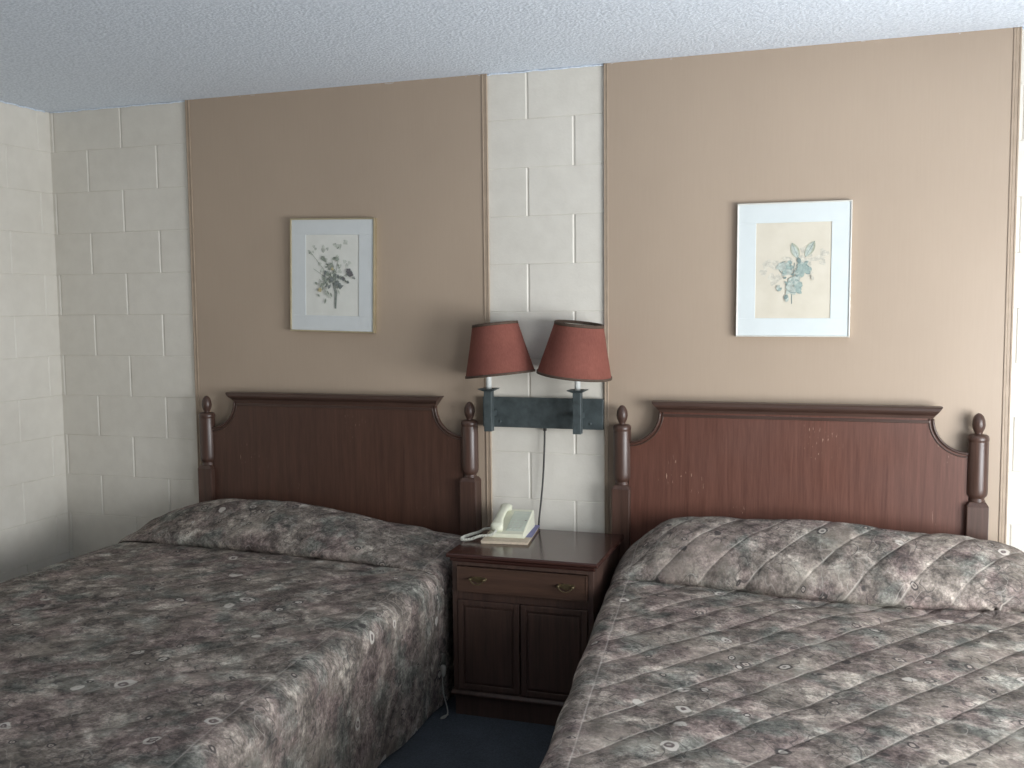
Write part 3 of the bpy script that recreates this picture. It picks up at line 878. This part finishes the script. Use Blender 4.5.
m.tube(cp, .0042, 8); m.build('cord', CORDK, wl)
m = MB(); m.box(-.1335, -.1265 + .004, -.030, -.012, .912, .926); m.build('cord_clip', CORDK, wl, bevel=.001)

# ------------------------------------------------------------------ framed prints
def petal(mb, y, cx, cz, ang, ln, wd, mi, tip=1.0):
    pts = []; n = 9
    c, s = math.cos(ang), math.sin(ang)
    for side in (1, -1):
        for i in range(n + 1):
            t = i / n if side == 1 else 1 - i / n
            ww = wd * math.sin(PI * t ** tip) ** .8 * side
            pts.append((cx + c * ln * t - s * ww, cz + s * ln * t + c * ww))
    mb.add([(x, y, z) for x, z in pts], [tuple(range(len(pts)))], mi)
def blob(mb, y, cx, cz, r, mi, rng, sq=1.0):
    k = 16; ph_ = rng.random() * 6
    pts = [(cx + r * (1 + .22 * math.sin(3 * a + ph_) + .12 * math.sin(7 * a + 2 * ph_)) * math.cos(a), cz + sq * r * (1 + .22 * math.sin(3 * a + ph_) + .12 * math.sin(7 * a + 2 * ph_)) * math.sin(a)) for a in [2 * PI * i / k for i in range(k)]]
    mb.add([(x, y, z) for x, z in pts], [tuple(range(k))], mi)
def stroke(mb, y, pts, wd, mi):
    v = []; f = []
    for i, (x, z) in enumerate(pts):
        a, b_ = pts[max(i - 1, 0)], pts[min(i + 1, len(pts) - 1)]
        d = Vector((b_[0] - a[0], b_[1] - a[1])).normalized()
        v += [(x - d.y * wd, y, z + d.x * wd), (x + d.y * wd, y, z - d.x * wd)]
    for i in range(len(pts) - 1): f.append((2 * i, 2 * i + 1, 2 * i + 3, 2 * i + 2))
    mb.add(v, f, mi)

def picture(label, cx, cz, w, h, tilt, frame_m, mat_m, paper_m, opening, paint, inks, depth, bw):
    root = empty('framed_print', (cx, -.010, cz), label, 'picture')
    yb = -.009
    hw, hh = w / 2, h / 2
    off = root.location
    m = MB()
    rim = [(hw, hh, 0), ]
    m.box(cx - hw, cx + hw, yb - depth, yb, cz + hh - bw, cz + hh); m.box(cx - hw, cx + hw, yb - depth, yb, cz - hh, cz - hh + bw)
    m.box(cx - hw, cx - hw + bw, yb - depth, yb, cz - hh + bw, cz + hh - bw); m.box(cx + hw - bw, cx + hw, yb - depth, yb, cz - hh + bw, cz + hh - bw)
    m.build('frame', frame_m, root, bevel=.0015)
    ox0, ox1, oz0, oz1 = [a * (w if i < 2 else h) - (hw if i < 2 else hh) for i, a in enumerate(opening)]
    m = MB(); y0, y1 = yb - depth + .005, yb - depth + .0075
    e = .002
    m.box(cx - hw + e, cx + hw - e, y0, y1, cz + oz1, cz + hh - e); m.box(cx - hw + e, cx + hw - e, y0, y1, cz - hh + e, cz + oz0)
    m.box(cx - hw + e, cx + ox0, y0, y1, cz + oz0, cz + oz1); m.box(cx + ox1, cx + hw - e, y0, y1, cz + oz0, cz + oz1)
    m.build('mat', mat_m, root, bevel=.0008)
    m = MB(); m.box(cx + ox0 - .004, cx + ox1 + .004, y1 + .0003, y1 + .002, cz + oz0 - .004, cz + oz1 + .004)
    paint(m, y1, cx + ox0, cx + ox1, cz + oz0, cz + oz1)
    m.build('botanical_print', [paper_m] + inks, root, fix=False)
    root.rotation_euler = (0, tilt, 0)
    return root

def paint_bouquet(m, y, x0, x1, z0, z1):
    rng = random.Random(3); W, H = x1 - x0, z1 - z0
    P = lambda u, v: (x0 + u * W, z0 + v * H)
    k = [0]
    def yy(): k[0] += 1; return y - .00004 * k[0] - .0001
    # inks: 1 sage 2 slate 3 dusk 4 pale 5 ochre
    for _ in range(26):
        u, v = rng.uniform(.12, .85), rng.uniform(.45, .92); blob(m, yy(), *P(u, v), rng.uniform(.004, .011), 4, rng)
    for u, v in ((.10, .79), (.32, .83), (.62, .86), (.36, .70), (.55, .72)): 
        for _ in range(4): blob(m, yy(), *P(u + rng.uniform(-.04, .04), v + rng.uniform(-.03, .03)), .006, 4 if rng.random() < .7 else 1, rng)
    stem = P(.57, .08); hub = P(.52, .42)
    for u, v in ((.10, .78), (.34, .74), (.50, .70), (.62, .74), (.28, .40), (.15, .58), (.83, .55), (.42, .55)):
        q = P(u, v); mid = (.5 * (q[0] + hub[0]) + .004, .5 * (q[1] + hub[1]) - .004)
        stroke(m, yy(), [hub, mid, q], .0009, 1)
    for du in (-.015, .0, .015): stroke(m, yy(), [P(.52 + du, .44), P(.57 + du, .28), P(.565 + du * .6, .09)], .0018, 2 if du else 1)
    for _ in range(60):
        u, v = rng.gauss(.47, .10), rng.gauss(.46, .085); petal(m, yy(), *P(u, v), rng.uniform(0, 6.28), rng.uniform(.014, .028), rng.uniform(.003, .006), rng.choice((1, 1, 2, 2, 4, 1)))
    for _ in range(24):
        u, v = rng.gauss(.42, .08), rng.gauss(.36, .09); petal(m, yy(), *P(u, v), rng.uniform(-2.4, -.8), rng.uniform(.014, .03), .004, rng.choice((1, 4, 4)))
    for u, v, mi in ((.34, .71, 1), (.60, .70, 1), (.49, .63, 1), (.28, .32, 5)):
        for j in range(6): petal(m, yy(), *P(u, v), j * 1.05, .012, .004, mi)
    for u, v, r, mi in ((.835, .535, .017, 2), (.855, .515, .012, 3), (.82, .555, .011, 3), (.71, .465, .010, 2), (.72, .46, .006, 3), (.80, .42, .007, 2), (.60, .40, .013, 2), (.66, .37, .011, 2), (.50, .45, .011, 2), (.92, .47, .004, 2), (.51, .62, .009, 1)):
        for j in range(5): blob(m, yy(), *P(u + rng.uniform(-.015, .015), v + rng.uniform(-.012, .012)), r * rng.uniform(.55, .85), mi, rng)
    for u, v in ((.27, .31), (.52, .58)): blob(m, yy(), *P(u, v), .007, 5, rng)

def paint_rose(m, y, x0, x1, z0, z1):
    rng = random.Random(5); W, H = x1 - x0, z1 - z0
    P = lambda u, v: (x0 + u * W, z0 + v * H)
    k = [0]
    def yy(): k[0] += 1; return y - .00004 * k[0] - .0001
    # inks: 1 teal 2 mist 3 moss 4 sea 5 blush
    for _ in range(10): blob(m, yy(), *P(rng.uniform(.1, .35), rng.uniform(.38, .6)), .014, 5, rng)
    for _ in range(10): blob(m, yy(), *P(rng.uniform(.62, .9), rng.uniform(.42, .72)), .012, 5, rng)
    stroke(m, yy(), [P(.62, .6), P(.78, .62), P(.97, .68)], .006, 5)
    stroke(m, yy(), [P(.49, .15), P(.49, .3), P(.52, .58)], .0014, 4)
    for (u, v, a, ln, wd) in ((.57, .62, 1.95, .068, .016), (.66, .64, 1.05, .070, .016)):
        petal(m, yy(), *P(u, v), a, ln, wd, 3); petal(m, yy(), *P(u, v), a + .05, ln * .92, wd * .66, 2)
        x, z = P(u, v); stroke(m, yy(), [(x, z), (x + math.cos(a) * ln * .5, z + math.sin(a) * ln * .5), (x + math.cos(a) * ln, z + math.sin(a) * ln)], .0009, 4)
    for (u, v, a, ln, wd) in ((.52, .60, 2.9, .05, .010), (.72, .60, .2, .06, .006)): petal(m, yy(), *P(u, v), a, ln, wd, 5)
    for cu, cv, r, n_ in ((.40, .53, .030, 16), (.62, .52, .029, 16), (.51, .34, .034, 20)):
        for j in range(n_):
            a = rng.uniform(0, 6.28); rr = r * rng.uniform(.1, .75)
            x, z = P(cu, cv); x += rr * math.cos(a); z += rr * math.sin(a)
            if rng.random() < .5: blob(m, yy(), x, z, r * rng.uniform(.28, .5), rng.choice((1, 2, 2, 1)), rng)
            else: petal(m, yy(), x, z, a + rng.uniform(-.8, .8), r * rng.uniform(.6, .95), r * rng.uniform(.2, .34), rng.choice((1, 2, 1, 4, 2)))
        for j in range(4):
            a = rng.uniform(0, 6.28); x, z = P(cu, cv)
            stroke(m, yy(), [(x + r * .8 * math.cos(a + t), z + r * .8 * math.sin(a + t)) for t in (0, .3, .6, .9)], .0011, 4)
    for j in range(12): petal(m, yy(), *P(rng.gauss(.50, .06), rng.gauss(.44, .05)), rng.uniform(0, 6.28), .014, .004, rng.choice((4, 4, 1, 2)))
    for (u, v) in ((.33, .35), (.36, .32), (.43, .25), (.45, .22), (.75, .45)): petal(m, yy(), *P(u, v), rng.uniform(3.6, 5.2), .022, .006, rng.choice((1, 2, 4)) if u < .7 else 5)
    petal(m, yy(), *P(.43, .25), 4.3, .022, .007, 4)

picture('gold framed bouquet print in grey-white mat above the dim bed', -1.127, 1.594, .428, .515, math.radians(1.6), GOLD, MATB1, PAPER1, (.185, .815, .145, .855), paint_bouquet,
        [INK[k] for k in ('sage', 'slate', 'dusk', 'pale', 'ochre')], .026, .007)
picture('pale framed rose print in bright white mat above the brightly lit bed', .887, 1.578, .430, .524, math.radians(0.3), SILVER, MATB2, PAPER2, (.170, .830, .140, .850), paint_rose,
        [INK[k] for k in ('teal', 'mist', 'moss', 'sea', 'blush')], .024, .005)

# ------------------------------------------------------------------ loose cord by the nightstand foot
pc = empty('power_cord', (-.372, -.60, FLOOR), 'pale cord with plug dangling between the dim bed and nightstand', 'cord')
m = MB(); m.tube(catmull([(-.373, -.612, .030), (-.376, -.615, .0), (-.372, -.612, -.05), (-.362, -.612, -.09), (-.356, -.615, -.120), (-.362, -.63, -.134), (-.376, -.64, -.135), (-.372, -.62, -.134), (-.360, -.600, -.134)], 8), .0028, 8)
m.build('cord', CORDG, pc)
m = MB(); m.lathe([(.004, .022), (.009, .030), (.0115, .045), (.0115, .060), (.008, .066)], 14, (-.373, -.612)); m.build('plug', CORDG, pc)

# ------------------------------------------------------------------ lift the room so that the carpet lies at zero
for o in list(COL.objects):
    if o.parent is None: o.location.z -= FLOOR

# ------------------------------------------------------------------ light
def area(name, loc, direction, sx, sy, power, col):
    l = bpy.data.lights.new(name, 'AREA'); l.shape = 'RECTANGLE'; l.size = sx; l.size_y = sy; l.energy = power; l.color = col
    o = bpy.data.objects.new(name, l); COL.objects.link(o); o.location = loc
    o.rotation_euler = Vector(direction).to_track_quat('-Z', 'Y').to_euler()
    return o
for k, name, power, direction in ((0, 'window_daylight', 112, (-.7, .7, 0)), (0, 'window_ground_bounce', 48, (-.75, 0, .66)), (1, 'added_side_fill', 84, (-.8, .6, 0))):  # upward bounce and second-opening lamps are added fills for ceiling and bed side
    WY0, WY1, WZ0, WZ1 = OPEN[k]
    area(name, (XR + WT + .02 + (.01 if 'bounce' in name else 0), (WY0 + WY1) / 2, (WZ0 + WZ1) / 2 - FLOOR), direction, WY1 - WY0, WZ1 - WZ0, power, (.95, .98, 1.0))
w = bpy.data.worlds.new('sky'); SC.world = w; w.use_nodes = True
bg = w.node_tree.nodes['Background']
sky = w.node_tree.nodes.new('ShaderNodeTexSky'); sky.sky_type = 'HOSEK_WILKIE'; sky.turbidity = 4
w.node_tree.links.new(sky.outputs[0], bg.inputs[0]); bg.inputs[1].default_value = 0.6

# ------------------------------------------------------------------ camera
cam = bpy.data.cameras.new('camera'); co = bpy.data.objects.new('camera', cam); COL.objects.link(co)
cam.sensor_fit = 'HORIZONTAL'; cam.sensor_width = 36; cam.lens = 981.56 / 1024 * 36
r_, u_, f_ = Vector((0.9504948, 0.31057668, -0.01008753)), Vector((-0.01552225, 0.07987687, 0.99668387)), Vector((-0.31035253, 0.94718626, -0.0807434))
co.matrix_world = Matrix(((r_.x, u_.x, -f_.x, 1.04121708), (r_.y, u_.y, -f_.y, -4.03790086), (r_.z, u_.z, -f_.z, 1.45396388 - FLOOR), (0, 0, 0, 1)))
SC.camera = co
SC.view_settings.view_transform = 'Standard'
SC.view_settings.look = 'None'
SC.view_settings.exposure = 0.0
